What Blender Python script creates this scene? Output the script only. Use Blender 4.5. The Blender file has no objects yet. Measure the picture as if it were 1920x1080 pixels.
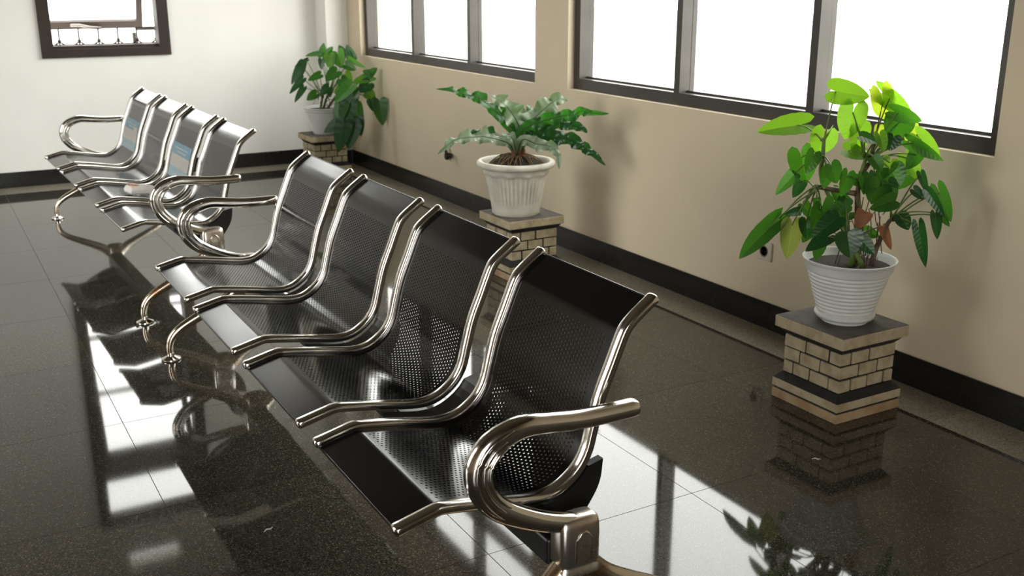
import bpy, math, random
from mathutils import Vector, Matrix

sc = bpy.context.scene
col = sc.collection
R = math.radians
rnd = random.Random(7)

# ------------------------------------------------------------------ camera
cam_d = bpy.data.cameras.new('camera')
cam = bpy.data.objects.new('camera', cam_d)
col.objects.link(cam)
cam_d.sensor_width = 36.0
cam_d.lens = 36.0 * 1941.34 / 1920.0
cam_d.clip_start = 0.05
cam.location = (0, 0, 1.45)
cam.rotation_euler = (R(90 - 16.574), 0, R(-29.756))
cam_d.dof.use_dof = True
cam_d.dof.focus_distance = 2.75
cam_d.dof.aperture_fstop = 6.3
sc.camera = cam

# ------------------------------------------------------------------ sky, exposure
world = bpy.data.worlds.new('overcast_sky')
sc.world = world
world.use_nodes = True
bg = world.node_tree.nodes['Background']
bg.inputs['Color'].default_value = (1.0, 0.985, 0.96, 1)
bg.inputs['Strength'].default_value = 9.2
sc.view_settings.view_transform = 'Standard'
sc.view_settings.look = 'None'
sc.view_settings.gamma = 1.0
sc.view_settings.use_curve_mapping = False
sc.view_settings.exposure = 0.0
sc.cycles.use_denoising = True
sc.cycles.max_bounces = 10
sc.cycles.diffuse_bounces = 6
sc.cycles.glossy_bounces = 6
sc.cycles.transparent_max_bounces = 12
sc.cycles.caustics_refractive = False
sc.cycles.sample_clamp_indirect = 12.0


def portal(loc, rot, sx, sy):
    d = bpy.data.lights.new('daylight_portal', 'AREA')
    d.shape = 'RECTANGLE'
    d.size, d.size_y = sx, sy
    d.cycles.is_portal = True
    o = bpy.data.objects.new('daylight_portal', d)
    o.location, o.rotation_euler = loc, rot
    col.objects.link(o)


# room measures (metres): window wall is the plane x = XW, back wall y = YB
XW, YB, XL, YF, ZC = 3.081, 8.265, -2.5, -3.6, 3.6
WIN2 = (2.169, 4.785)
WIN1 = (5.128, 7.765)
SILL, HEAD = 0.885, 2.86
BWX, BWZ = (0.84, 1.743), (0.908, 2.88)
VENT = (1.032, 1.443, 3.185, 3.293)
LEFT_OPEN = ((3.5, 5.7),)  # unseen opening, added and sized to set the wall brightness
FRONT_OPEN = ((-2.3, -0.2, 0.1, 3.05),)  # unseen opening behind the camera, added to brighten the back wall
LEFT_Z = (0.25, 3.05)
for a, b in (WIN1, WIN2):
    portal((XW + 0.2, (a + b) / 2, (SILL + HEAD) / 2), (0, R(90), 0), HEAD - SILL, b - a)
portal(((BWX[0] + BWX[1]) / 2, YB + 0.2, (BWZ[0] + BWZ[1]) / 2), (R(-90), 0, 0), BWX[1] - BWX[0], BWZ[1] - BWZ[0])
for a, b in LEFT_OPEN:
    portal((XL - 0.2, (a + b) / 2, sum(LEFT_Z) / 2), (0, R(-90), 0), LEFT_Z[1] - LEFT_Z[0], b - a)


for a, b, c, d in FRONT_OPEN:
    portal(((a + b) / 2, YF - 0.2, (c + d) / 2), (R(90), 0, 0), b - a, d - c)


# ------------------------------------------------------------------ materials
MATS = {}


def mat(name, color, rough=0.5, metal=0.0, var=0.0, scale=8.0, bump=0.0, bscale=40.0, coat=0.0, spec=0.5, ior=1.5,
        color2=None, lo=0.35, hi=0.65, translucent=0.0, tcolor=None, rvar=0.0, veins=False):
    m = bpy.data.materials.new(name)
    m.use_nodes = True
    nt = m.node_tree
    N, L = nt.nodes, nt.links
    b = N['Principled BSDF']
    b.inputs['Roughness'].default_value = rough
    b.inputs['Metallic'].default_value = metal
    b.inputs['IOR'].default_value = ior
    b.inputs['Coat Weight'].default_value = coat
    b.inputs['Coat Roughness'].default_value = 0.06
    b.inputs['Specular IOR Level'].default_value = spec
    tc = N.new('ShaderNodeTexCoord')
    c1 = tuple(color) + (1,)
    if color2 is None:
        color2 = tuple(max(0, c * (1 - var)) for c in color)
    c2 = tuple(color2) + (1,)
    nz = N.new('ShaderNodeTexNoise')
    nz.inputs['Scale'].default_value = scale
    nz.inputs['Detail'].default_value = 5
    L.new(tc.outputs['Object'], nz.inputs['Vector'])
    rp = N.new('ShaderNodeValToRGB')
    rp.color_ramp.elements[0].position, rp.color_ramp.elements[0].color = lo, c1
    rp.color_ramp.elements[1].position, rp.color_ramp.elements[1].color = hi, c2
    L.new(nz.outputs['Fac'], rp.inputs['Fac'])
    L.new(rp.outputs['Color'], b.inputs['Base Color'])
    if rvar:
        mr = N.new('ShaderNodeMapRange')
        mr.inputs['From Min'].default_value, mr.inputs['From Max'].default_value = 0.3, 0.7
        mr.inputs['To Min'].default_value, mr.inputs['To Max'].default_value = rough, rough + rvar
        L.new(nz.outputs['Fac'], mr.inputs['Value'])
        L.new(mr.outputs['Result'], b.inputs['Roughness'])
    if bump:
        n2 = N.new('ShaderNodeTexNoise')
        n2.inputs['Scale'].default_value = bscale
        n2.inputs['Detail'].default_value = 4
        L.new(tc.outputs['Object'], n2.inputs['Vector'])
        bp = N.new('ShaderNodeBump')
        bp.inputs['Strength'].default_value = bump
        bp.inputs['Distance'].default_value = 0.01
        L.new(n2.outputs['Fac'], bp.inputs['Height'])
        L.new(bp.outputs['Normal'], b.inputs['Normal'])
    if veins:
        # blade lies along local x with its midrib on y = 0: side veins sweep forward from the midrib
        sx = N.new('ShaderNodeSeparateXYZ')
        L.new(tc.outputs['Object'], sx.inputs[0])

        def mth(op, a, b_=None):
            q = N.new('ShaderNodeMath'); q.operation = op
            for i, w in enumerate((a, b_)):
                if w is None: continue
                if isinstance(w, (int, float)): q.inputs[i].default_value = w
                else: L.new(w, q.inputs[i])
            return q.outputs[0]
        ay = mth('ABSOLUTE', sx.outputs['Y'])
        ph = mth('MULTIPLY', mth('SUBTRACT', sx.outputs['X'], mth('MULTIPLY', ay, 0.8)), 420.0)
        ln = mth('POWER', mth('MAXIMUM', mth('SINE', ph), 0.0), 6.0)
        rib = mth('LESS_THAN', ay, 0.0011)
        vf = mth('MAXIMUM', mth('MULTIPLY', ln, 0.16), mth('MULTIPLY', rib, 0.5))
        mc = N.new('ShaderNodeMix'); mc.data_type = 'RGBA'
        L.new(vf, mc.inputs['Factor'])
        L.new(rp.outputs['Color'], mc.inputs[6])
        mc.inputs[7].default_value = tuple(min(1, c * 2.2 + 0.02) for c in color) + (1,)
        L.new(mc.outputs[2], b.inputs['Base Color'])
        bp = N.new('ShaderNodeBump')
        bp.inputs['Strength'].default_value = 0.10
        bp.inputs['Distance'].default_value = 0.0015
        L.new(mth('SINE', ph), bp.inputs['Height'])
        L.new(bp.outputs['Normal'], b.inputs['Normal'])
    if translucent:
        tr = N.new('ShaderNodeBsdfTranslucent')
        tr.inputs['Color'].default_value = tuple(tcolor or color) + (1,)
        mx = N.new('ShaderNodeMixShader')
        mx.inputs['Fac'].default_value = translucent
        L.new(b.outputs['BSDF'], mx.inputs[1])
        L.new(tr.outputs['BSDF'], mx.inputs[2])
        L.new(mx.outputs['Shader'], N['Material Output'].inputs['Surface'])
    MATS[name] = m
    return m


def granite(name, base, speck, dark, rough, scale=420.0, spec=0.5):
    m = bpy.data.materials.new(name)
    m.use_nodes = True
    nt = m.node_tree
    N, L = nt.nodes, nt.links
    b = N['Principled BSDF']
    b.inputs['Roughness'].default_value = rough
    b.inputs['Specular IOR Level'].default_value = spec
    geo = N.new('ShaderNodeNewGeometry')
    info = N.new('ShaderNodeObjectInfo')
    v = N.new('ShaderNodeTexVoronoi')
    v.inputs['Scale'].default_value = scale
    L.new(geo.outputs['Position'], v.inputs['Vector'])
    sep = N.new('ShaderNodeSeparateColor')
    L.new(v.outputs['Color'], sep.inputs['Color'])
    rp = N.new('ShaderNodeValToRGB')
    e = rp.color_ramp.elements
    e[0].position, e[0].color = 0.0, tuple(dark) + (1,)
    e[1].position, e[1].color = 1.0, tuple(speck) + (1,)
    e2 = e.new(0.45); e2.color = tuple(base) + (1,)
    e3 = e.new(0.85); e3.color = tuple(base) + (1,)
    L.new(sep.outputs['Red'], rp.inputs['Fac'])
    # each slab a touch lighter or darker
    mr = N.new('ShaderNodeMapRange')
    mr.inputs['To Min'].default_value, mr.inputs['To Max'].default_value = 0.85, 1.12
    L.new(info.outputs['Random'], mr.inputs['Value'])
    mul = N.new('ShaderNodeVectorMath'); mul.operation = 'SCALE'
    L.new(rp.outputs['Color'], mul.inputs[0])
    L.new(mr.outputs['Result'], mul.inputs['Scale'])
    L.new(mul.outputs['Vector'], b.inputs['Base Color'])
    # faint scuffing of the polish
    nz = N.new('ShaderNodeTexNoise')
    nz.inputs['Scale'].default_value = 2.2
    nz.inputs['Detail'].default_value = 6
    L.new(geo.outputs['Position'], nz.inputs['Vector'])
    m2 = N.new('ShaderNodeMapRange')
    m2.inputs['From Min'].default_value, m2.inputs['From Max'].default_value = 0.35, 0.75
    m2.inputs['To Min'].default_value, m2.inputs['To Max'].default_value = rough, rough * 1.8
    L.new(nz.outputs['Fac'], m2.inputs['Value'])
    L.new(m2.outputs['Result'], b.inputs['Roughness'])
    MATS[name] = m
    return m


def glass(name):
    m = bpy.data.materials.new(name)
    m.use_nodes = True
    nt = m.node_tree
    N, L = nt.nodes, nt.links
    t = N.new('ShaderNodeBsdfTransparent')
    t.inputs['Color'].default_value = (0.96, 0.97, 0.96, 1)
    g = N.new('ShaderNodeBsdfGlossy')
    g.inputs['Roughness'].default_value = 0.02
    mx = N.new('ShaderNodeMixShader')
    mx.inputs['Fac'].default_value = 0.04
    L.new(t.outputs['BSDF'], mx.inputs[1])
    L.new(g.outputs['BSDF'], mx.inputs[2])
    L.new(mx.outputs['Shader'], N['Material Output'].inputs['Surface'])
    MATS[name] = m
    return m


mat('wall_paint_shaded', (0.73, 0.625, 0.455), 0.75, var=0.05, scale=1.7, bump=0.06, bscale=60)  # same paint as the back wall, with warm indirect light mixed into the colour
mat('wall_warm', (0.28, 0.205, 0.125), 0.75, var=0.05, scale=1.7)  # unseen walls; brown chosen to keep bounce and seat reflections low
mat('wall_paint', (0.89, 0.875, 0.835), 0.75, var=0.05, scale=1.7, bump=0.06, bscale=60)
mat('ceiling_paint', (0.075, 0.058, 0.04), 0.8, var=0.1, scale=2)  # unseen ceiling, kept dark so the seats reflect little light
granite('floor_granite', (0.041, 0.036, 0.027), (0.15, 0.136, 0.105), (0.011, 0.010, 0.008), 0.035, 340, 0.43)
granite('border_granite', (0.27, 0.245, 0.19), (0.42, 0.39, 0.31), (0.10, 0.09, 0.07), 0.42, 300.0, 0.35)
granite('baseboard_granite', (0.014, 0.014, 0.012), (0.03, 0.03, 0.027), (0.008, 0.008, 0.008), 0.18)
mat('outside_paving', (0.42, 0.40, 0.36), 0.9, var=0.15, scale=1.0)
mat('grout', (0.26, 0.235, 0.19), 0.8, var=0.3)
mat('aluminium_frame', (0.060, 0.054, 0.047), 0.42, metal=0.25, var=0.25, scale=6)
mat('dark_wood', (0.030, 0.015, 0.008), 0.6, var=0.4, scale=5)
glass('window_glass')
mat('grille_iron', (0.03, 0.02, 0.014), 0.6, var=0.2)
mat('pale_metal', (0.30, 0.28, 0.25), 0.45, metal=0.5)
mat('seat_steel', (0.004, 0.004, 0.004), 0.14, var=0.15, scale=3, coat=0.0, spec=0.5, rvar=0.04)
mat('black_steel', (0.010, 0.010, 0.010), 0.35, var=0.2)
mat('chrome', (0.78, 0.755, 0.71), 0.11, metal=1.0, var=0.08, scale=5, rvar=0.05)
mat('cast_chrome', (0.80, 0.77, 0.71), 0.22, metal=1.0, color2=(0.60, 0.45, 0.33), scale=9, lo=0.52, hi=0.74, rvar=0.12)
mat('leg_chrome', (0.70, 0.62, 0.50), 0.16, metal=1.0, color2=(0.42, 0.25, 0.13), scale=11, lo=0.45, hi=0.68, rvar=0.15)
mat('sticker_blue', (0.11, 0.25, 0.34), 0.35, var=0.12, scale=30)
mat('sticker_white', (0.46, 0.44, 0.40), 0.4, var=0.1, scale=20)
mat('sticker_pale', (0.25, 0.37, 0.42), 0.4, var=0.1, scale=20)
mat('sticker_grey', (0.42, 0.40, 0.37), 0.4)
mat('paper_white', (0.80, 0.77, 0.74), 0.7, var=0.05, scale=30)
mat('print_orange', (0.72, 0.24, 0.04), 0.6, var=0.3, scale=60)
mat('pot_white', (0.72, 0.73, 0.70), 0.38, var=0.12, scale=9)
mat('pot_cream', (0.70, 0.66, 0.56), 0.5, var=0.22, scale=12, bump=0.05, bscale=30)
mat('soil', (0.030, 0.020, 0.013), 0.95, var=0.5, scale=60, bump=0.8, bscale=90)
mat('root_fibre', (0.20, 0.125, 0.055), 0.85, var=0.5, scale=40)
mat('brick_paint', (0.46, 0.385, 0.25), 0.8, color2=(0.33, 0.25, 0.145), scale=22, lo=0.42, hi=0.72, bump=0.35, bscale=70)
mat('brick_tan', (0.42, 0.305, 0.175), 0.8, color2=(0.31, 0.19, 0.095), scale=16, lo=0.4, hi=0.7, bump=0.3, bscale=60)
mat('mortar_dark', (0.022, 0.020, 0.017), 0.85, var=0.4, scale=30, bump=0.3)
mat('cement_top', (0.125, 0.115, 0.095), 0.8, color2=(0.065, 0.06, 0.05), scale=14, bump=0.3, bscale=60)
mat('socket_plastic', (0.66, 0.60, 0.50), 0.45, var=0.08)
mat('socket_dark', (0.26, 0.21, 0.16), 0.5)
mat('plug_black', (0.012, 0.010, 0.009), 0.4)
mat('leaf_mid', (0.024, 0.095, 0.012), 0.33, color2=(0.016, 0.068, 0.010), scale=14, translucent=0.36, tcolor=(0.09, 0.33, 0.012), veins=True)
mat('leaf_bright', (0.055, 0.17, 0.012), 0.36, color2=(0.035, 0.13, 0.010), scale=14, translucent=0.5, tcolor=(0.24, 0.50, 0.02), veins=True)
mat('leaf_dark', (0.014, 0.062, 0.016), 0.28, color2=(0.010, 0.045, 0.012), scale=14, translucent=0.22, tcolor=(0.04, 0.20, 0.02), veins=True)
mat('leaf_dead', (0.24, 0.10, 0.045), 0.7, var=0.4, scale=20, translucent=0.3, tcolor=(0.35, 0.14, 0.05))
mat('leaf_olive', (0.12, 0.16, 0.03), 0.45, color2=(0.07, 0.12, 0.025), scale=12, translucent=0.4, tcolor=(0.30, 0.36, 0.05), veins=True)
mat('leaf_yellow', (0.17, 0.28, 0.02), 0.4, color2=(0.12, 0.22, 0.02), scale=14, translucent=0.55, tcolor=(0.45, 0.58, 0.03), veins=True)
mat('leaf_gloss', (0.05, 0.16, 0.03), 0.14, color2=(0.035, 0.12, 0.02), scale=14, translucent=0.2, tcolor=(0.15, 0.45, 0.03), veins=True)
mat('fern_pale', (0.26, 0.31, 0.215), 0.36, color2=(0.20, 0.26, 0.165), scale=14, translucent=0.2, tcolor=(0.12, 0.30, 0.06))
mat('fern_green', (0.014, 0.072, 0.011), 0.36, color2=(0.010, 0.052, 0.009), scale=14, translucent=0.28, tcolor=(0.06, 0.32, 0.02))
mat('stem_green', (0.13, 0.20, 0.04), 0.5, var=0.35, scale=18)
mat('stem_brown', (0.13, 0.085, 0.045), 0.7, var=0.5, scale=30)
mat('litter', (0.75, 0.73, 0.68), 0.8)
LEAFKIND = {0: 'leaf_mid', 1: 'leaf_bright', 2: 'leaf_dark', 3: 'leaf_dead', 4: 'leaf_olive', 5: 'leaf_yellow', 6: 'leaf_gloss', 7: 'fern_pale'}


# ------------------------------------------------------------------ mesh helpers
class MB:
    def __init__(self):
        self.v, self.f, self.m = [], [], []

    def add(self, verts, faces, mi=0):
        o = len(self.v)
        self.v += [tuple(p) for p in verts]
        for f in faces:
            self.f.append(tuple(i + o for i in f))
            self.m.append(mi)
        return self

    def box(self, x0, x1, y0, y1, z0, z1, mi=0, top=None):
        v = [(x0, y0, z0), (x1, y0, z0), (x1, y1, z0), (x0, y1, z0), (x0, y0, z1), (x1, y0, z1), (x1, y1, z1), (x0, y1, z1)]
        self.add(v, [(0, 3, 2, 1), (0, 1, 5, 4), (1, 2, 6, 5), (2, 3, 7, 6), (3, 0, 4, 7)], mi)
        o = len(self.v) - 8
        self.f.append((o + 4, o + 5, o + 6, o + 7)); self.m.append(mi if top is None else top)
        return self

    def frustum(self, a0, z0, a1, z1, mi=0):
        v = [(-a0, -a0, z0), (a0, -a0, z0), (a0, a0, z0), (-a0, a0, z0), (-a1, -a1, z1), (a1, -a1, z1), (a1, a1, z1), (-a1, a1, z1)]
        return self.add(v, [(0, 3, 2, 1), (4, 5, 6, 7), (0, 1, 5, 4), (1, 2, 6, 5), (2, 3, 7, 6), (3, 0, 4, 7)], mi)

    def rings(self, rings, closed=True, cap0=True, cap1=True, mi=0):
        n = len(rings[0]); v = [p for r in rings for p in r]; f = []
        for i in range(len(rings) - 1):
            for j in range(n if closed else n - 1):
                k = (j + 1) % n
                f.append((i * n + j, i * n + k, (i + 1) * n + k, (i + 1) * n + j))
        if cap0: f.append(tuple(range(n - 1, -1, -1)))
        if cap1: f.append(tuple((len(rings) - 1) * n + j for j in range(n)))
        return self.add(v, f, mi)

    def lathe(self, prof, seg=40, mi=0, rfun=None, cx=0, cy=0):
        rings = []
        for r, z in prof:
            rings.append([(cx + (r if rfun is None else rfun(r, z, 2 * math.pi * k / seg)) * math.cos(2 * math.pi * k / seg),
                           cy + (r if rfun is None else rfun(r, z, 2 * math.pi * k / seg)) * math.sin(2 * math.pi * k / seg), z) for k in range(seg)])
        return self.rings(rings, mi=mi)

    def tube(self, pts, rad, seg=6, mi=0):
        pts = [Vector(p) for p in pts]
        if not isinstance(rad, (list, tuple)): rad = [rad] * len(pts)
        rings = []
        for i, p in enumerate(pts):
            t = (pts[min(i + 1, len(pts) - 1)] - pts[max(i - 1, 0)]).normalized()
            ref = Vector((0.31, 0.17, 0.93)) if abs(t.z) < 0.9 else Vector((0.95, 0.2, 0.1))
            a = t.cross(ref).normalized(); b = t.cross(a)
            rings.append([tuple(p + (a * math.cos(2 * math.pi * k / seg) + b * math.sin(2 * math.pi * k / seg)) * rad[i]) for k in range(seg)])
        return self.rings(rings, mi=mi)

    def build(self, name, mats, parent=None, smooth=None, normals=None):
        me = bpy.data.meshes.new(name)
        me.from_pydata(self.v, [], self.f)
        if isinstance(mats, str): mats = [mats]
        for m in mats: me.materials.append(MATS[m])
        if len(mats) > 1: me.polygons.foreach_set('material_index', self.m)
        me.validate()
        if smooth is not None:
            me.polygons.foreach_set('use_smooth', [True] * len(me.polygons))
            if smooth < 179: me.set_sharp_from_angle(angle=R(smooth))
        if normals is not None:
            me.polygons.foreach_set('use_smooth', [True] * len(me.polygons))
            me.normals_split_custom_set_from_vertices(normals)
        me.update()
        o = bpy.data.objects.new(name, me)
        col.objects.link(o)
        if parent is not None: o.parent = parent
        return o


def bevel(o, w, seg=2):
    m = o.modifiers.new('bevel', 'BEVEL')
    m.width, m.segments, m.limit_method = w, seg, 'ANGLE'
    return o


def empty(name, loc, rz=0.0):
    o = bpy.data.objects.new(name, None)
    o.empty_display_size = 0.1
    o.location, o.rotation_euler = loc, (0, 0, rz)
    col.objects.link(o)
    return o


def tag(o, label=None, cat=None, group=None, kind=None):
    if label: o['label'] = label
    if cat: o['category'] = cat
    if group: o['group'] = group
    if kind: o['kind'] = kind
    return o


def copy_tree(o, parent=None):
    c = o.copy()
    col.objects.link(c)
    c.parent = parent
    for ch in list(o.children): copy_tree(ch, c)
    return c


def share(name, o, loc, parent):
    c = bpy.data.objects.new(name, o.data)
    for m in o.modifiers:
        n = c.modifiers.new(m.name, m.type)
        n.width, n.segments, n.limit_method = m.width, m.segments, m.limit_method
    c.location = loc
    c.parent = parent
    col.objects.link(c)
    return c


def catmull(P, n=8):
    P = [Vector(p) for p in P]
    out = []
    for i in range(len(P) - 1):
        p0, p1, p2, p3 = P[max(i - 1, 0)], P[i], P[i + 1], P[min(i + 2, len(P) - 1)]
        for k in range(n):
            t = k / n
            out.append(0.5 * ((2 * p1) + (p2 - p0) * t + (2 * p0 - 5 * p1 + 4 * p2 - p3) * t * t + (3 * p1 - p0 - 3 * p2 + p3) * t ** 3))
    out.append(P[-1])
    return out


# ------------------------------------------------------------------ the room
TILE = 0.6795
fl = MB()
fl.box(XL - 0.15, XW + 0.15, YF - 0.15, YB + 0.15, -0.12, -0.0012)
floor = tag(fl.build('floor', 'grout'), 'polished dark speckled granite floor of the waiting hall', kind='structure')
XB, YBD = 2.867, 7.998          # where the pale border strips begin
xl = [1.825 + k * 0.681 for k in range(-6, 2)] + [XB]
yl = [1.447 + k * TILE for k in range(-8, 10)] + [YBD]
for i in range(len(xl) - 1):
    src = None
    for j in range(len(yl) - 1):
        w, h = xl[i + 1] - xl[i] - 0.0022, yl[j + 1] - yl[j] - 0.0022
        if src is None or abs(src[1] - h) > 1e-4:
            t = MB().box(-w / 2, w / 2, -h / 2, h / 2, -0.0012, 0.0).build('floor_tile', 'floor_granite', floor)
            src = (t, h)
        else:
            t = bpy.data.objects.new('floor_tile', src[0].data); col.objects.link(t); t.parent = floor
        t.location = ((xl[i] + xl[i + 1]) / 2, (yl[j] + yl[j + 1]) / 2, 0)
# border strips of paler, rougher granite
for j in range(len(yl) - 1):
    y0, y1 = yl[j], (yl[j + 1] if j < len(yl) - 2 else YB - 0.012)
    t = MB().box(-(XW - 0.012 - XB) / 2, (XW - 0.012 - XB) / 2, 0.001, y1 - y0 - 0.001, -0.0012, 0.0).build('border_tile', 'border_granite', floor)
    t.location = ((XB + XW - 0.012) / 2, y0, 0)
for i in range(len(xl) - 1):
    t = MB().box(0.001, xl[i + 1] - xl[i] - 0.001, 0, YB - 0.012 - YBD, -0.0012, 0.0).build('border_tile', 'border_granite', floor)
    t.location = (xl[i], YBD, 0)

tag(MB().box(-40, 40, -40, 60, -0.45, -0.25).build('ground', 'outside_paving'), 'pale paved yard outside the building', kind='structure')
TH = 0.16


def wall_with_holes(name, axis, plane, out, a0, a1, z0, z1, holes, label, paint='wall_paint'):
    """a slab wall along one axis, standing behind its plane, with rectangular openings"""
    m = MB()

    def put(u0, u1, w0, w1):
        if u1 - u0 < 1e-5 or w1 - w0 < 1e-5: return
        p0, p1 = sorted((plane, plane + out * TH))
        if axis == 'y': m.box(p0, p1, u0, u1, w0, w1)
        else: m.box(u0, u1, p0, p1, w0, w1)
    cuts = sorted(set([a0, a1] + [h[0] for h in holes] + [h[1] for h in holes]))
    for u0, u1 in zip(cuts[:-1], cuts[1:]):
        zz = sorted((h[2], h[3]) for h in holes if h[0] <= u0 + 1e-6 and h[1] >= u1 - 1e-6)
        z = z0
        for b, t in zz:
            put(u0, u1, z, b); z = t
        put(u0, u1, z, z1)
    return tag(m.build(name, paint), label, kind='structure')


wall_with_holes('wall_right', 'y', XW, 1, YF, YB + TH, -0.02, ZC, [WIN1 + (SILL, HEAD), WIN2 + (SILL, HEAD)], 'cream painted window wall', 'wall_paint_shaded')
wall_with_holes('wall_back', 'x', YB, 1, XL, XW, -0.02, ZC, [BWX + BWZ, VENT[:2] + VENT[2:]], 'bright cream back wall')
wall_with_holes('wall_left', 'y', XL, -1, YF, YB + TH, -0.02, ZC, [h + LEFT_Z for h in LEFT_OPEN], 'brown unseen side wall', 'wall_warm')
wall_with_holes('wall_front', 'x', YF, -1, XL, XW, -0.02, ZC, list(FRONT_OPEN), 'brown unseen front wall', 'wall_warm')
cl = MB().box(XL - TH, XW + TH, YF - TH, YB + TH, ZC, ZC + 0.1).build('ceiling', 'ceiling_paint')
tag(cl, 'dark brown flat ceiling', kind='structure')
pil = bevel(MB().box(2.896, XW, 8.023, YB, 0, ZC).build('trim_1', 'wall_paint'), 0.006)
tag(pil, 'cream square pilaster in the room corner', kind='structure')

# baseboards of dark tiles
bb = tag(MB().box(XW - 0.009, XW, YF, 8.023, 0, 0.113).build('baseboard_right', 'grout'), 'dark granite baseboard under the windows', kind='structure')
y = 1.10
for k in range(-9, 11):
    a, b = max(YF, y + k * 0.68), min(8.012, y + (k + 1) * 0.68)
    if b - a < 0.02: continue
    MB().box(XW - 0.013, XW - 0.009, a + 0.001, b - 0.001, 0.0, 0.116).build('baseboard_tile', 'baseboard_granite', bb)
bb = tag(MB().box(XL, 2.896, YB - 0.009, YB, 0, 0.110).build('baseboard_back', 'grout'), 'dark granite baseboard along the back wall', kind='structure')
for k in range(12):
    a, b = XL + k * 0.70, min(2.89, XL + (k + 1) * 0.70)
    if b - a > 0.02:
        MB().box(a + 0.001, b - 0.001, YB - 0.013, YB - 0.009, 0, 0.112).build('baseboard_tile', 'baseboard_granite', bb)
bb = tag(MB().box(2.888, XW - 0.013, 8.015, 8.023, 0, 0.112).box(2.888, 2.896, 8.015, YB - 0.013, 0, 0.112).build('trim_2', 'baseboard_granite'),
         'dark granite skirting around the corner pilaster', kind='structure')


# ------------------------------------------------------------------ aluminium windows of the window wall
def side_window(name, y0, y1, label):
    xf, d = XW + 0.040, 0.058          # front of the frame, depth to the glass
    fr = MB()
    fr.box(xf, xf + d + 0.03, y0, y1, SILL - 0.006, SILL + 0.056)
    fr.box(xf, xf + d + 0.03, y0, y1, HEAD - 0.055, HEAD)
    fr.box(xf, xf + d + 0.03, y0, y0 + 0.051, SILL + 0.056, HEAD - 0.055)
    fr.box(xf, xf + d + 0.03, y1 - 0.055, y1, SILL + 0.056, HEAD - 0.055)
    root = tag(fr.build(name, 'aluminium_frame'), label, kind='structure')
    n, lo, hi = 3, y0 + 0.051, y1 - 0.055
    mw = 0.041
    pw = (hi - lo - 2 * mw) / n
    ztr = 2.30
    for k in range(n):
        a = lo + k * (pw + mw)
        if k < n - 1:
            MB().box(xf, xf + d + 0.03, a + pw, a + pw + mw, SILL + 0.056, HEAD - 0.055).build('mullion', 'aluminium_frame', root)
        MB().box(xf, xf + d + 0.03, a, a + pw, ztr, ztr + 0.05).build('transom', 'aluminium_frame', root)
        for z0, z1 in ((SILL + 0.056, ztr), (ztr + 0.05, HEAD - 0.055)):
            MB().box(xf + d, xf + d + 0.005, a, a + pw, z0, z1).build('window_pane', 'window_glass', root)
            gb = 0.010
            MB().box(xf + d - 0.012, xf + d, a, a + pw, z0, z0 + gb).build('glazing_bead', 'aluminium_frame', root)
    return root


side_window('window_1', WIN1[0], WIN1[1], 'dark grey aluminium window of three bays nearer the room corner')
side_window('window_2', WIN2[0], WIN2[1], 'dark grey aluminium window of three bays above the large bright green plant')

# brown awning window of the back wall
wb = MB()
x0, x1, z0, z1 = BWX + BWZ
fw, y0, y1 = 0.082, YB - 0.022, YB + 0.11
wb.box(x0, x1, y0, y1, z0, z0 + 0.06); wb.box(x0, x1, y0, y1, z1 - fw, z1)
wb.box(x0, x0 + fw, y0, y1, z0 + 0.06, z1 - fw); wb.box(x1 - fw, x1, y0, y1, z0 + 0.06, z1 - fw)
wb.box(x0 + fw, x1 - fw, y0 + 0.03, y1, z0 + 0.06, z0 + 0.082)
wb.box(x0 + fw, x1 - fw, y0 + 0.02, y1, 2.29, 2.33); wb.box(x0 + fw, x1 - fw, y0 + 0.02, y1, 2.36, 2.48)
win3 = tag(wb.build('window_3', 'dark_wood'), 'dark brown wooden window with an opened sash in the back wall', kind='structure')
MB().box(x0 + fw, x1 - fw, YB + 0.06, YB + 0.065, 2.48, z1 - fw).build('window_pane', 'window_glass', win3)
sx0, sx1, sl = x0 + fw + 0.006, x1 - fw - 0.006, 1.285
sash = MB()
sash.box(sx0, sx1, 0, 0.04, -0.05, 0); sash.box(sx0, sx1, 0, 0.04, -sl, -sl + 0.055)
sash.box(sx0, sx0 + 0.045, 0, 0.04, -sl + 0.055, -0.05); sash.box(sx1 - 0.045, sx1, 0, 0.04, -sl + 0.055, -0.05)
so = sash.build('window_sash', 'dark_wood', win3)
so.location = (0, YB + 0.05, 2.28); so.rotation_euler = (R(22), 0, 0)
p = MB().box(sx0 + 0.045, sx1 - 0.045, 0.018, 0.022, -sl + 0.055, -0.05).build('window_pane', 'window_glass', so)
for zz in (-0.52, -0.98):
    MB().box(sx0 + 0.045, sx1 - 0.045, 0.008, 0.034, zz - 0.022, zz + 0.022).build('glazing_bar', 'dark_wood', so)
hb = MB().tube([(1.12, -0.012, -sl + 0.035), (1.19, -0.03, -sl + 0.04), (1.26, -0.03, -sl + 0.022), (1.34, -0.026, -sl + 0.012)], 0.011, 8)
hb.box(1.13, 1.19, -0.006, 0.0, -sl + 0.018, -sl + 0.045)
hb.build('window_handle', 'pale_metal', so, smooth=40)
gr = MB()
yg = YB + 0.135
gr.box(x0 + 0.02, x1 - 0.02, yg - 0.006, yg + 0.006, z0 + 0.075, z0 + 0.087)
for k in range(6):
    xg = 0.985 + k * 0.137
    gr.box(xg - 0.005, xg + 0.005, yg - 0.005, yg + 0.005, z0 + 0.05, z0 + 0.20)
    gr.lathe([(0.001, z0 + 0.098), (0.017, z0 + 0.112), (0.001, z0 + 0.128)], 8, cx=xg, cy=yg)
    for s in (-1, 1):
        gr.tube([(xg, yg, z0 + 0.105), (xg + s * 0.018, yg, z0 + 0.094), (xg + s * 0.034, yg, z0 + 0.083)], 0.006, 5)
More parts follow.
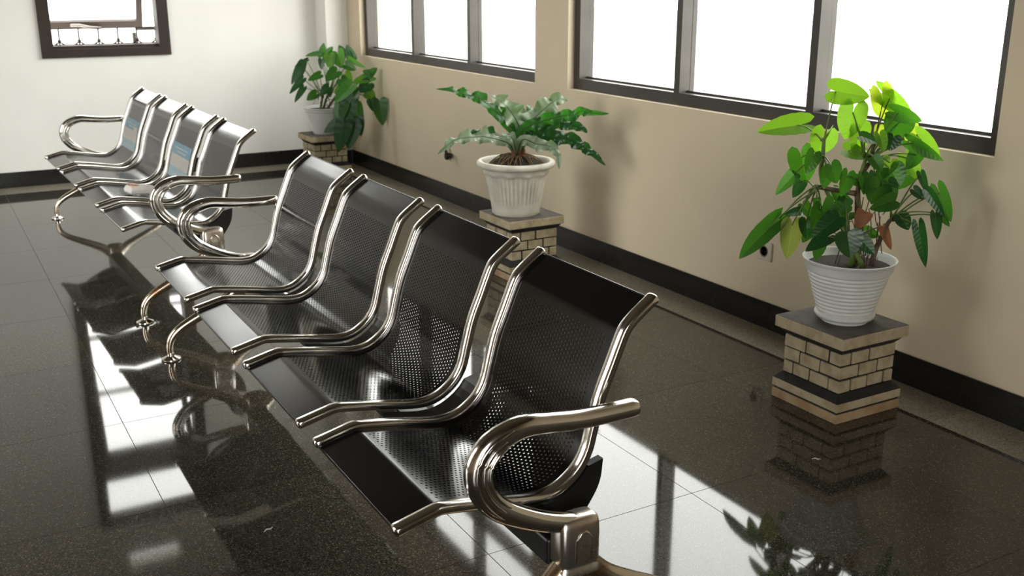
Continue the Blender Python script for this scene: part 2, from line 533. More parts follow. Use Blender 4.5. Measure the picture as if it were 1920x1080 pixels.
gr.box(x0 + 0.02, x1 - 0.02, yg - 0.004, yg + 0.004, z0 + 0.195, z0 + 0.203)
gr.build('window_grille', 'grille_iron', win3)
MB().box(1.505, 1.53, yg + 0.02, yg + 0.045, z0 + 0.03, z0 + 0.16).box(1.53, x1 - 0.05, yg + 0.02, yg + 0.04, z0 + 0.175, z0 + 0.195).build('window_stay', 'pale_metal', win3)
tag(MB().box(VENT[0], VENT[1], YB + 0.05, YB + 0.055, VENT[2], VENT[3]).build('window_4', 'window_glass'), 'narrow vent light high in the back wall', kind='structure')
# unseen side-wall window, added to bring in daylight from the left
for k, (a, b) in enumerate(LEFT_OPEN):
    m = MB()
    m.box(XL - 0.1, XL - 0.03, a, b, LEFT_Z[0], LEFT_Z[0] + 0.05); m.box(XL - 0.1, XL - 0.03, a, b, LEFT_Z[1] - 0.05, LEFT_Z[1])
    nb = max(2, round((b - a) / 0.9))
    for i in range(nb + 1):
        yy = a + (b - a - 0.05) * i / nb
        m.box(XL - 0.1, XL - 0.03, yy, yy + 0.05, LEFT_Z[0], LEFT_Z[1])
    r_ = tag(m.build('window_%d' % (5 + k), 'aluminium_frame'), 'unseen dark grey aluminium side window added for daylight', kind='structure')
    MB().box(XL - 0.07, XL - 0.065, a + 0.05, b - 0.05, LEFT_Z[0] + 0.05, LEFT_Z[1] - 0.05).build('window_pane', 'window_glass', r_)

# ------------------------------------------------------------------ waiting benches
SEATW, PITCH = 0.495, 0.5915
PROF = [(-.292, .4030), (-.262, .4105), (-.225, .4197), (-.209, .4236), (-.198, .4255), (-.187, .4245), (-.165, .4215), (-.11, .413), (-.05, .4025), (0.0, .3935), (.035, .390), (.065, .3925),
        (.098, .4055), (.132, .432), (.156, .470), (.171, .525), (.190, .593), (.218, .660), (.238, .708), (.2505, .733), (.272, .754), (.298, .773), (.322, .790)]
pc = [(p.x, p.y) for p in catmull([(a, b, 0) for a, b in PROF], 6)]
SL = [0.0]
for a, b in zip(pc[:-1], pc[1:]): SL.append(SL[-1] + math.hypot(b[0] - a[0], b[1] - a[1]))


def prof(s):
    s = min(max(s, 0), SL[-1] - 1e-6)
    lo, hi = 0, len(SL) - 1
    while hi - lo > 1:
        mid = (lo + hi) // 2
        if SL[mid] <= s: lo = mid
        else: hi = mid
    t = (s - SL[lo]) / (SL[lo + 1] - SL[lo])
    return pc[lo][0] + (pc[lo + 1][0] - pc[lo][0]) * t, pc[lo][1] + (pc[lo + 1][1] - pc[lo][1]) * t


def prof_n(s):
    a, b = prof(s - 0.008), prof(s + 0.008)
    tx, tz = b[0] - a[0], b[1] - a[1]
    l = math.hypot(tx, tz)
    return -tz / l, tx / l


def s_at(x, z):
    return min(range(len(pc)), key=lambda i: (pc[i][0] - x) ** 2 + (pc[i][1] - z) ** 2)


def sweep_xz(mb, path, half, y0=0.0, seg=12, ex=0.75, dome=True):
    """sweep a rounded section along a path lying in the x-z plane; half = (half y, half normal) per point"""
    rings = []
    n = len(path)
    for i, (x, z) in enumerate(path):
        a, b = path[max(i - 1, 0)], path[min(i + 1, n - 1)]
        tx, tz = b[0] - a[0], b[1] - a[1]
        l = math.hypot(tx, tz) or 1
        tx, tz = tx / l, tz / l
        hy, hn = half[i] if isinstance(half, list) else half

        def ring(sc, off):
            r = []
            for k in range(seg):
                th = 2 * math.pi * k / seg
                c, s = math.cos(th), math.sin(th)
                yy = hy * sc * math.copysign(abs(c) ** ex, c); nn = hn * sc * math.copysign(abs(s) ** ex, s)
                r.append((x + tx * off - tz * nn, y0 + yy, z + tz * off + tx * nn))
            return r
        if dome and i == 0:
            for sc_, of in ((0.35, -0.98), (0.72, -0.75), (0.93, -0.4)): rings.append(ring(sc_, of * hn * 0.7))
        rings.append(ring(1, 0))
        if dome and i == n - 1:
            for sc_, of in ((0.93, 0.4), (0.72, 0.75), (0.35, 0.98)): rings.append(ring(sc_, of * hn * 0.7))
    return mb.rings(rings)


def make_shell():
    """folded sheet of one seat with its real punched holes"""
    v, f, nrm = [], [], []
    T = 0.0022
    HW = SEATW / 2 - 0.015
    NC, CW, CH, HR = 16, 0.0240, 0.0053, 0.00250
    s_top = SL[-1]
    s0 = 0.114
    rows = int((s_top - 0.118 - s0) / CH)
    s1 = s0 + rows * CH

    def P(y, s, side):
        x, z = prof(s); nx, nz = prof_n(s)
        d = 0 if side > 0 else -T
        v.append((x + nx * d, y, z + nz * d)); nrm.append((nx * side, 0, nz * side))
        return len(v) - 1

    def face(ids, side):
        f.append(tuple(ids) if side > 0 else tuple(reversed(ids)))

    def strip(y0, y1, sa, sb, side, n):
        ss = [sa + (sb - sa) * k / n for k in range(n + 1)]
        L_ = [(P(y0, s, side), P(y1, s, side)) for s in ss]
        for a, b in zip(L_[:-1], L_[1:]): face((a[0], b[0], b[1], a[1]), side)
    PW = NC * CW / 2
    for side in (1, -1):
        strip(-HW, HW, 0, s0, side, 14)
        strip(-HW, HW, s1, s_top, side, 14)
        strip(-HW, -PW, s0, s1, side, rows // 2)
        strip(PW, HW, s0, s1, side, rows // 2)
        for r in range(rows):
            sa, sb = s0 + r * CH, s0 + (r + 1) * CH
            cells = [-PW + CW * c for c in range(NC)]
            if r % 2:
                cells = [-PW + CW * (c + 0.5) for c in range(NC - 1)]
                strip(-PW, -PW + CW / 2, sa, sb, side, 1); strip(PW - CW / 2, PW, sa, sb, side, 1)
            for ya in cells:
                yb, yc, sc_ = ya + CW, ya + CW / 2, (sa + sb) / 2
                c = [P(yb, sa, side), P(yb, sb, side), P(ya, sb, side), P(ya, sa, side)]
                h = [P(yc + HR * 1.38 * math.cos(R(-22.5 + 45 * k)), sc_ + HR * math.sin(R(-22.5 + 45 * k)), side) for k in range(8)]
                # c0 (+y,-s) c1 (+y,+s) c2 (-y,+s) c3 (-y,-s); h0,h1 on +y side, then counter-clockwise
                fs = [(c[0], c[1], h[1], h[0]), (c[1], h[2], h[1]), (c[1], c[2], h[3], h[2]), (c[2], h[4], h[3]),
                      (c[2], c[3], h[5], h[4]), (c[3], h[6], h[5]), (c[3], c[0], h[7], h[6]), (c[0], h[0], h[7])]
                for q in fs: face(tuple(reversed(q)), side)
                if side > 0:
                    for k in range(8):
                        k2 = (k + 1) % 8
                        ids = []
                        for kk, dd in ((k, 1), (k2, 1), (k2, -1), (k, -1)):
                            an = R(-22.5 + 45 * kk)
                            i = P(yc + HR * 1.38 * math.cos(an), sc_ + HR * math.sin(an), dd)
                            nx, nz = prof_n(sc_)
                            nrm[i] = (-math.sin(an) * nz, -math.cos(an), math.sin(an) * nx)
                            ids.append(i)
                        f.append(tuple(ids))
    # closing edges along the front and the top
    for s, sg in ((0, -1), (s_top, 1)):
        a, b, c, d = P(-HW, s, 1), P(HW, s, 1), P(HW, s, -1), P(-HW, s, -1)
        for i in (a, b, c, d):
            nx, nz = prof_n(s); nrm[i] = (nz * sg, 0, -nx * sg)
        f.append((a, b, c, d) if sg > 0 else (d, c, b, a))
    # thin rolled edge along the top and the front
    for s in (0.0, s_top):
        x, z = prof(s); nx, nz = prof_n(s)
        x, z = x - nx * T / 2, z - nz * T / 2
        o = len(v)
        for yy in (-HW, HW):
            for k in range(10):
                a = R(36 * k); v.append((x + .0026 * math.cos(a), yy, z + .0026 * math.sin(a))); nrm.append((math.cos(a), 0, math.sin(a)))
        for k in range(10):
            k2 = (k + 1) % 10
            f.append((o + k2, o + k, o + 10 + k, o + 10 + k2))
    mb = MB(); mb.v, mb.f, mb.m = v, f, [0] * len(f)
    return mb, nrm


def make_bench():
    root = empty('waiting_bench', (0, 0, 0))
    mb, nrm = make_shell()
    shell0 = mb.build('seat_shell', 'seat_steel', None, normals=nrm)
    path = [prof(SL[-1] * k / 70) for k in range(71)]
    rail0 = sweep_xz(MB(), path, (0.0160, 0.0112), 0, 16, 0.55).build('side_rail', 'chrome', None, smooth=179)
    shells = []
    for k in range(4):                       # 0 = bench end nearest its local -y
        yk = (k - 1.5) * PITCH
        sh = shell0 if k == 0 else share('seat_shell', shell0, (0, 0, 0), root)
        sh.parent = root; sh.location = (0, yk, 0)
        for j, s in enumerate((-1, 1)):
            if k == 0 and j == 0:
                rail0.parent = sh; rail0.location = (0, s * (SEATW / 2 - 0.0155), 0.003)
            else:
                share('side_rail', rail0, (0, s * (SEATW / 2 - 0.0155), 0.003), sh)
        shells.append(sh)
    # crescent brackets under the bend, between seats and at both ends
    ia, ib = s_at(-.075, .405), s_at(.150, .458)
    inner = [(pc[i][0] - prof_n(SL[i])[0] * 0.011, pc[i][1] - prof_n(SL[i])[1] * 0.011) for i in range(ia, ib + 1, 3)]
    outer = [(p_.x, p_.y) for p_ in catmull([(-.075, .374, 0), (-.049, .356, 0), (.02, .336, 0), (.09, .328, 0), (.135, .3285, 0), (.168, .366, 0), (.186, .404, 0), (.192, .452, 0)], 5)]
    ring = inner + outer[::-1]

    def bracket(ya, yb):
        m = MB(); n = len(ring)
        v = [(x, ya, z) for x, z in ring] + [(x, yb, z) for x, z in ring]
        fcs = [(i, (i + 1) % n, (i + 1) % n + n, i + n) for i in range(n)]
        ni, no = len(inner), len(outer)
        cap = []
        q = max(ni, no)
        for t in range(q):
            i0, i1 = t * (ni - 1) // q, (t + 1) * (ni - 1) // q
            o0, o1 = n - 1 - t * (no - 1) // q, n - 1 - (t + 1) * (no - 1) // q
            cap.append(tuple(dict.fromkeys((i0, i1, o1, o0))))
        fcs += [c for c in cap if len(c) > 2] + [tuple(i + n for i in reversed(c)) for c in cap if len(c) > 2]
        m.add(v, fcs)
        return m.build('seat_bracket', 'black_steel', root)
    gap = PITCH - SEATW
    for k in range(3):
        yc = (k - 1) * PITCH
        bracket(yc - gap / 2 + 0.002, yc + gap / 2 - 0.002)
    for s in (-1, 1):
        ye = s * (1.5 * PITCH + SEATW / 2)
        br = bracket(min(ye, ye - s * 0.02), max(ye, ye - s * 0.02))
        sg = MB()
        sg.rings([[(.119 + .0055 * math.cos(a * R(30)), ye + s * o_, .346 + .0055 * math.sin(a * R(30))) for a in range(12)] for o_ in (0.0, 0.0015)])
        sg.build('screw', 'pale_metal', br)
    bevel(MB().box(.018, .102, -1.19, 1.19, .268, .329).build('beam', 'black_steel', root), 0.006)
    # armrests with ridged loop, posts, splayed legs
    ap = [(.205, .600), (.145, .600), (.075, .602), (0.0, .610), (-.055, .615), (-.098, .606), (-.135, .586), (-.158, .550), (-.155, .507), (-.132, .468), (-.098, .439), (-.045, .410), (.008, .388), (.062, .374)]
    aw = [.0185, .0190, .0195, .0205, .0225, .025, .027, .0275, .027, .026, .0245, .0225, .021, .019]
    apc = [(q.x, q.y, q.z) for q in catmull([(a[0], a[1], w) for a, w in zip(ap, aw)], 6)]
    apath, ahalf = [(a, b) for a, b, c in apc], [(0.0205, c) for a, b, c in apc]
    legp = [(-.256, .012), (-.258, .05), (-.246, .088), (-.212, .121), (-.150, .154), (-.075, .190), (-.005, .228), (.045, .272)]
    legw = [.0125, .0135, .0155, .0175, .020, .023, .027, .031]
    lpc = [(q.x, q.y, q.z) for q in catmull([(a[0], a[1], w) for a, w in zip(legp, legw)], 6)]
    for s in (-1, 1):
        ya = s * 1.217
        arm = sweep_xz(MB(), apath, ahalf, ya, 16, 0.72).build('armrest', 'chrome', root, smooth=60)
        n = len(apath)
        for off in (-0.45, 0.12, 0.62):
            i0, i1 = int(n * (.36 if off < 0 else .40)), int(n * .76)
            for sd in (-1, 1):
                pts = []
                for i in range(i0, i1):
                    a, b = apath[i - 1], apath[min(i + 1, n - 1)]
                    tx, tz = b[0] - a[0], b[1] - a[1]; l = math.hypot(tx, tz)
                    o_ = off * ahalf[i][1]
                    pts.append((apath[i][0] - tz / l * o_, ya + sd * 0.0198, apath[i][1] + tx / l * o_))
                k_ = len(pts)
                MB().tube(pts, [0.0046 * min(1, 0.25 + 5 * min(i, k_ - 1 - i) / k_) for i in range(k_)], 6).build('ridge', 'chrome', arm, smooth=179)
        post = MB()
        px, hx, hy = .068, .049, .029
        secs = [(.262, 1.06, 1.06), (.276, 1.04, 1.04), (.280, .96, .96), (.287, .96, .96), (.290, 1.0, 1.0), (.35, 1.0, 1.0), (.372, .985, .96), (.385, .93, .86), (.391, .78, .62)]
        rg = []
        for z, fx, fy in secs:
            r_ = []
            for k in range(24):
                c_, s_ = math.cos(R(15 * k)), math.sin(R(15 * k))
                r_.append((px + hx * fx * math.copysign(abs(c_) ** .42, c_), ya + hy * fy * math.copysign(abs(s_) ** .42, s_), z))
            rg.append(r_)
        post.rings(rg)
        po = post.build('leg_post', 'cast_chrome', root, smooth=50)
        for sd in (-1, 1):
            pts = [(px - .014, 0, .296), (px - .014, 0, .345)] + [(px - .014 * math.cos(R(a)) + .004, 0, .345 + .016 * math.sin(R(a))) for a in (30, 60, 90, 120, 150)] + [(px + .022, 0, .345), (px + .022, 0, .296)]
            MB().tube([(a, ya + sd * .0285, c) for a, b, c in pts], 0.003, 6).build('ridge', 'cast_chrome', po, smooth=179)
        hub = MB()
        hub.rings([[(px + ax * math.copysign(abs(math.cos(R(18 * k))) ** .6, math.cos(R(18 * k))), ya + ay * math.copysign(abs(math.sin(R(18 * k))) ** .6, math.sin(R(18 * k))), z) for k in range(20)]
                   for z, ax, ay in ((.205, .035, .016), (.225, .062, .024), (.25, .060, .028), (.263, .052, .0305))])
        hub.build('leg_hub', 'leg_chrome', root, smooth=50)
        for fb in (-1, 1):
            lg = sweep_xz(MB(), [(px - (px - x) if fb < 0 else px + (px - x), z) for x, z, w in lpc], [(w * 0.92, w) for x, z, w in lpc], ya, 12, 0.9).build('leg', 'leg_chrome', root, smooth=70)
            fx = -.256 if fb < 0 else 2 * px + .256
            MB().lathe([(.004, .0), (.034, .0), (.038, .003), (.037, .007), (.026, .012), (.015, .017), (.013, .03), (.003, .03)], 24, cx=fx, cy=ya).build('foot_pad', 'chrome', lg, smooth=35)
    return root, shells


bench, shells = make_bench()
bench.location = (1.0, 2.820, 0)
tag(bench, 'four-seat black perforated steel bench with chrome rails and no stickers, beside the fluted cream pot', 'bench', 'perforated steel waiting benches')
bench_b = copy_tree(bench)
bench_b.location = (0.972, 5.79, 0)
bench_b.rotation_euler = (0, 0, R(1.45))
bench_b['label'] = 'four-seat perforated steel bench with blue stickers on two backrests, below the brown window'


def sticker(shell, y0, y1, sa, sb, flip):
    m = MB()

    def strip(ya, yb, s0, s1, mi, lift):
        n = max(2, int((s1 - s0) / 0.02))
        vv = []
        for k in range(n + 1):
            s = s0 + (s1 - s0) * k / n
            x, z = prof(s); nx, nz = prof_n(s)
            vv += [(x + nx * lift, ya, z + nz * lift), (x + nx * lift, yb, z + nz * lift)]
        m.add(vv, [(2 * k, 2 * k + 2, 2 * k + 3, 2 * k + 1) for k in range(n)], mi)
    H = sb - sa
    strip(y0, y1, sa, sa + H * .30, 2, .0012)
    strip(y0, y1, sa + H * .30, sa + H * .66, 1, .0012)
    strip(y0, y1, sa + H * .66, sb, 0, .0012)
    W = y1 - y0
    strip(y0 + W * .18, y1 - W * .14, sa + H * .84, sa + H * .87, 1, .0017)
    strip(y0 + W * .25, y1 - W * .30, sa + H * .74, sa + H * .77, 1, .0017)
    if flip:
        for k in range(6):
            strip(y0 + W * (.10 + .15 * k), y0 + W * (.13 + .15 * k), sa + H * .34, sa + H * .62, 3, .0017)
    else:
        strip(y0 + W * .05, y0 + W * .28, sa + H * .60, sa + H * .80, 1, .0018)
        for k in range(3):
            strip(y0 + W * (.40 + .16 * k), y0 + W * (.42 + .16 * k), sa + H * .36, sa + H * .56, 3, .0017)
    strip(y0 + W * .2, y1 - W * .2, sa + H * .10, sa + H * .13, 1, .0017)
    o = m.build('sticker', ['sticker_blue', 'sticker_white', 'sticker_pale', 'sticker_grey'], shell)
    tag(o, 'blue and white distancing sticker')
    return o


kids = sorted([c for c in bench_b.children if c.name.startswith('seat_shell')], key=lambda c: c.location.y)
sa_, sb_ = SL[s_at(.148, .455)], SL[s_at(.205, .632)]
sticker(kids[3], -.165, .19, sa_, sb_, False)
sticker(kids[1], -.17, .185, sa_, sb_, True)

# crumpled tissue packet left on a seat of the far bench
pk = MB()
pk.rings([[(-.062, -.05, 0), (.066, -.055, 0), (.070, .048, 0), (-.058, .052, 0)], [(-.066, -.053, .018), (.07, -.05, .02), (.066, .05, .018), (-.06, .056, .02)],
          [(-.056, -.04, .036), (.056, -.042, .040), (.054, .038, .034), (-.05, .042, .038)]])
pko = pk.build('tissue_packet', 'paper_white')
pko.location = (.925, 5.42, .418)
pko.rotation_euler = (0, R(4), R(12))
bevel(pko, .006)
tag(pko, 'small white tissue packet with an orange mark lying on a steel seat', 'packet')
MB().box(-.05, -.01, -.02, .022, .0375, .0405).build('orange_print', 'print_orange', pko)


# ------------------------------------------------------------------ brick pedestals
def make_pedestal():
    root = empty('brick_pedestal', (0, 0, 0))
    MB().frustum(.1255, .02, .1255, .262).build('mortar_core', 'mortar_dark', root)
    bs = MB()
    bs.frustum(.155, 0, .155, .034)
    bevel(bs.build('base_course', 'brick_tan', root), .003)
    bevel(MB().frustum(.151, .034, .151, .042).build('base_joint', 'mortar_dark', root), .001)
    bevel(MB().frustum(.156, .042, .1555, .073).build('base_course', 'brick_paint', root), .003)
    MB().frustum(.1545, .073, .132, .097).build('base_slope', 'mortar_dark', root)
    MB().frustum(.131, .243, .150, .266).build('cap_joint', 'mortar_dark', root)
    cap = MB()
    cap.box(-.160, .160, -.160, .160, .266, .309, 0, top=1)
    bevel(cap.build('cap_slab', ['brick_paint', 'cement_top'], root), .005)
    H, S = .0485, .131
    # brick lengths along the -x face (from +y to -y) and along the -y face (from -x to +x), as shares of the side
    rows = [([.37, .42, .21], [.20, .33, .47]), ([.28, .36, .36], [.36, .34, .30]), ([.17, .30, .34, .19], [.22, .31, .31, .16])]
    for r, (fa, fb) in enumerate(rows):
        z1 = .243 - r * H - .0032
        z0 = z1 - H + .0066
        g = .0036

        def brick(x0, x1, y0, y1):
            j = lambda: rnd.uniform(-.0018, .0018)
            o = MB().box(x0 + j(), x1 + j(), y0 + j(), y1 + j(), z0 + j() * .5, z1 + j() * .5).build('brick', 'brick_paint', root)
            bevel(o, .0025, 2)
        W = 2 * S
        D = .03
        # corner bricks wrap both faces; the other two corners repeat the pattern turned half round
        for turn in (1, -1):
            ya, yb = fa[-1] * W, fa[0] * W
            xa, xb = fb[0] * W, fb[-1] * W

            def put(x0, x1, y0, y1):
                if turn > 0: brick(x0, x1, y0, y1)
                else: brick(-x1, -x0, -y1, -y0)
            put(-S, -S + xa - g, -S, -S + ya - g)                       # corner (-x,-y)
            put(-S, -S + D, S - yb + g, S)                              # end of the -x face
            put(S - xb + g, S, -S, -S + D)                              # end of the -y face
            p = S - yb
            for q in fa[1:-1]:
                put(-S, -S + D, p - q * W + g, p - g); p -= q * W
            p = -S + xa
            for q in fb[1:-1]:
                put(p + g, p + q * W - g, -S, -S + D); p += q * W
    return root


ped = make_pedestal()
ped.location = (2.716, 2.421, 0)
tag(ped, 'small painted brick pedestal under the large bright green plant', 'pedestal', 'painted brick pedestals')
ped_b = copy_tree(ped); ped_b.location = (2.615, 4.478, 0)
ped_b['label'] = 'small painted brick pedestal under the fluted cream pot'
ped_c = copy_tree(ped); ped_c.location = (2.725, 7.70, 0)
ped_c['label'] = 'small painted brick pedestal in the room corner by the pilaster'


# ------------------------------------------------------------------ plants
PHILO_NEAR = [
    (2.667, 2.656, 0.963, 2.552, 2.733, 0.943, 0.093, 0.45, 20, 1, 0),
    (2.652, 2.48, 1.097, 2.772, 2.435, 1.077, 0.088, 0.3, 15, 1, 0),
    (2.714, 2.456, 1.026, 2.691, 2.458, 0.936, 0.098, 0.5, 10, 1, 1),
    (2.751, 2.458, 0.971, 2.752, 2.457, 0.866, 0.085, 0.25, -15, 1, 1),
    (2.823, 2.428, 1.059, 2.858, 2.432, 0.992, 0.081, 1.0, 20, 5, 2),
    (2.833, 2.411, 1.069, 2.866, 2.335, 1.012, 0.067, 0.75, 35, 1, 2),
    (2.805, 2.347, 1.03, 2.851, 2.286, 1.006, 0.057, 0.5, 40, 0, 2),
    (2.827, 2.357, 0.996, 2.792, 2.354, 0.939, 0.102, 0.4, 10, 0, 2),
    (2.831, 2.297, 0.934, 2.88, 2.211, 0.884, 0.048, 0.35, 35, 0, 2),
    (2.871, 2.297, 0.944, 2.908, 2.241, 0.881, 0.062, 0.5, 15, 1, 2),
    (2.912, 2.377, 0.974, 2.9, 2.373, 0.914, 0.05, 0.3, 0, 5, 2),
    (2.766, 2.323, 0.952, 2.751, 2.32, 0.913, 0.057, 0.4, 0, 2, 2),
    (2.81, 2.424, 0.975, 2.806, 2.427, 0.921, 0.034, 0.2, 0, 5, 1),
    (2.673, 2.537, 0.935, 2.66, 2.544, 0.874, 0.095, 0.65, 0, 1, 0),
    (2.673, 2.63, 0.854, 2.688, 2.609, 0.765, 0.107, 0.5, 5, 0, 3),
    (2.648, 2.632, 0.797, 2.593, 2.664, 0.721, 0.052, 0.1, 15, 0, 3),
    (2.607, 2.425, 0.851, 2.626, 2.414, 0.801, 0.066, 0.5, 0, 0, 3),
    (2.721, 2.326, 0.787, 2.684, 2.324, 0.75, 0.097, 0.7, 0, 0, 4),
    (2.796, 2.34, 0.837, 2.809, 2.31, 0.792, 0.093, 0.5, 10, 0, 2),
    (2.863, 2.336, 0.877, 2.889, 2.298, 0.806, 0.063, 0.4, 10, 1, 2),
    (2.865, 2.278, 0.833, 2.866, 2.242, 0.769, 0.029, 0.2, 20, 2, 5),
    (2.917, 2.237, 0.771, 2.944, 2.198, 0.675, 0.053, 0.4, 20, 0, 5),
    (2.854, 2.227, 0.775, 2.887, 2.184, 0.701, 0.037, 0.3, 30, 2, 5),
    (2.878, 2.213, 0.702, 2.894, 2.204, 0.62, 0.042, 0.3, 0, 2, 5),
    (2.891, 2.205, 0.707, 2.923, 2.187, 0.665, 0.029, 0.3, 10, 0, 5),
    (2.828, 2.264, 0.782, 2.849, 2.241, 0.755, 0.037, 0.4, 0, 2, 5),
    (2.835, 2.237, 0.656, 2.868, 2.218, 0.52, 0.044, 0.3, 25, 2, 5),
    (2.814, 2.296, 0.687, 2.823, 2.267, 0.65, 0.058, 0.4, 0, 2, 5),
    (2.583, 2.312, 0.651, 2.592, 2.295, 0.576, 0.1, 0.25, 0, 2, 6),
    (2.643, 2.312, 0.633, 2.676, 2.271, 0.582, 0.057, 0.25, 15, 2, 6),
    (2.555, 2.651, 0.6, 2.465, 2.691, 0.502, 0.08, 0.7, 25, 0, 7),
    (2.613, 2.652, 0.636, 2.597, 2.684, 0.557, 0.057, 0.4, 20, 0, 7),
    (2.615, 2.593, 0.624, 2.609, 2.597, 0.498, 0.084, 0.25, 0, 4, 7),
    (2.651, 2.596, 0.668, 2.596, 2.616, 0.66, 0.038, 0.2, 20, 2, 7),
    (2.674, 2.605, 0.688, 2.694, 2.571, 0.639, 0.047, 0.2, 0, 0, 7),
    (2.661, 2.533, 0.724, 2.668, 2.528, 0.664, 0.03, 0.1, 0, 0, 7),
    (2.627, 2.425, 0.734, 2.596, 2.431, 0.689, 0.063, 0.3, 0, 0, 6),
    (2.591, 2.377, 0.691, 2.506, 2.391, 0.631, 0.075, 0.25, 10, 2, 6),
    (2.628, 2.436, 0.614, 2.543, 2.45, 0.573, 0.059, 0.25, 20, 2, 6),
    (2.651, 2.561, 0.64, 2.65, 2.55, 0.577, 0.061, 0.3, 0, 2, 7),
    (2.719, 2.349, 0.881, 2.738, 2.328, 0.844, 0.048, 0.4, 0, 0, 1),
    (2.677, 2.42, 0.739, 2.66, 2.429, 0.697, 0.054, 0.3, 0, 2, 6),
    (2.795, 2.352, 0.866, 2.772, 2.354, 0.819, 0.058, 0.4, 10, 1, 1),
    (2.87, 2.309, 0.892, 2.839, 2.316, 0.844, 0.053, 0.4, 10, 0, 2),
    (2.675, 2.329, 0.714, 2.646, 2.334, 0.657, 0.057, 0.1, 10, 3, 6),
    (2.77, 2.332, 0.654, 2.796, 2.306, 0.573, 0.036, 0.1, 10, 3, 6),
    (2.697, 2.42, 0.691, 2.636, 2.432, 0.669, 0.054, 0.4, 12, 0, 6),
    (2.62, 2.475, 0.7, 2.59, 2.47, 0.636, 0.063, 0.4, -6, 0, 7),
    (2.746, 2.634, 0.583, 2.712, 2.63, 0.541, 0.046, 0.4, 3, 0, 6),
    (2.821, 2.441, 0.608, 2.845, 2.404, 0.594, 0.044, 0.4, 13, 0, 6),
    (2.747, 2.322, 0.756, 2.724, 2.312, 0.71, 0.046, 0.4, -7, 2, 5),
    (2.705, 2.657, 0.759, 2.673, 2.653, 0.705, 0.055, 0.4, -20, 2, 7),
    (2.695, 2.49, 0.754, 2.706, 2.461, 0.717, 0.046, 0.4, 0, 0, 7),
    (2.727, 2.276, 0.754, 2.657, 2.293, 0.734, 0.061, 0.4, -12, 0, 5),
    (2.735, 2.433, 0.584, 2.736, 2.409, 0.54, 0.046, 0.4, 24, 2, 6),
    (2.726, 2.507, 0.729, 2.762, 2.463, 0.719, 0.053, 0.4, -17, 0, 7),
    (2.798, 2.408, 0.81, 2.794, 2.388, 0.751, 0.054, 0.4, -13, 2, 2),
    (2.7, 2.384, 0.599, 2.655, 2.386, 0.558, 0.054, 0.4, 0, 2, 6),
    (2.871, 2.343, 0.815, 2.805, 2.358, 0.775, 0.068, 0.4, -24, 0, 2),
    (2.621, 2.463, 0.59, 2.598, 2.453, 0.529, 0.057, 0.4, -16, 0, 6),
    (2.66, 2.406, 0.822, 2.634, 2.398, 0.758, 0.062, 0.4, -21, 0, 4),
    (2.722, 2.555, 0.643, 2.758, 2.512, 0.634, 0.054, 0.4, -17, 2, 7),
    (2.775, 2.329, 0.796, 2.782, 2.302, 0.738, 0.058, 0.4, -11, 0, 4),
    (2.807, 2.403, 0.775, 2.779, 2.396, 0.718, 0.057, 0.4, -1, 2, 4),
    (2.807, 2.472, 0.878, 2.83, 2.436, 0.859, 0.043, 0.4, -10, 1, 1),
    (2.648, 2.482, 0.824, 2.626, 2.472, 0.773, 0.05, 0.4, 21, 0, 3),
    (2.588, 2.494, 0.884, 2.557, 2.488, 0.828, 0.058, 0.4, -12, 0, 3),
    (2.687, 2.31, 0.966, 2.688, 2.287, 0.919, 0.047, 0.4, -7, 1, 1),
    (2.705, 2.404, 0.806, 2.731, 2.366, 0.788, 0.045, 0.4, -4, 0, 4),
    (2.699, 2.373, 0.821, 2.692, 2.353, 0.767, 0.051, 0.4, -23, 0, 4),
    (2.659, 2.35, 0.961, 2.686, 2.311, 0.945, 0.048, 0.4, -21, 0, 1),
    (2.72, 2.464, 0.895, 2.767, 2.414, 0.875, 0.068, 0.4, -17, 1, 1),
]
PHILO_NEAR_CROWNS = [
    (2.645, 2.507, 0.93),
    (2.743, 2.405, 0.886),
    (2.755, 2.398, 0.871),
    (2.646, 2.506, 0.875),
    (2.712, 2.4, 0.793),
    (2.802, 2.325, 0.679),
    (2.669, 2.378, 0.595),
    (2.634, 2.514, 0.769),
]
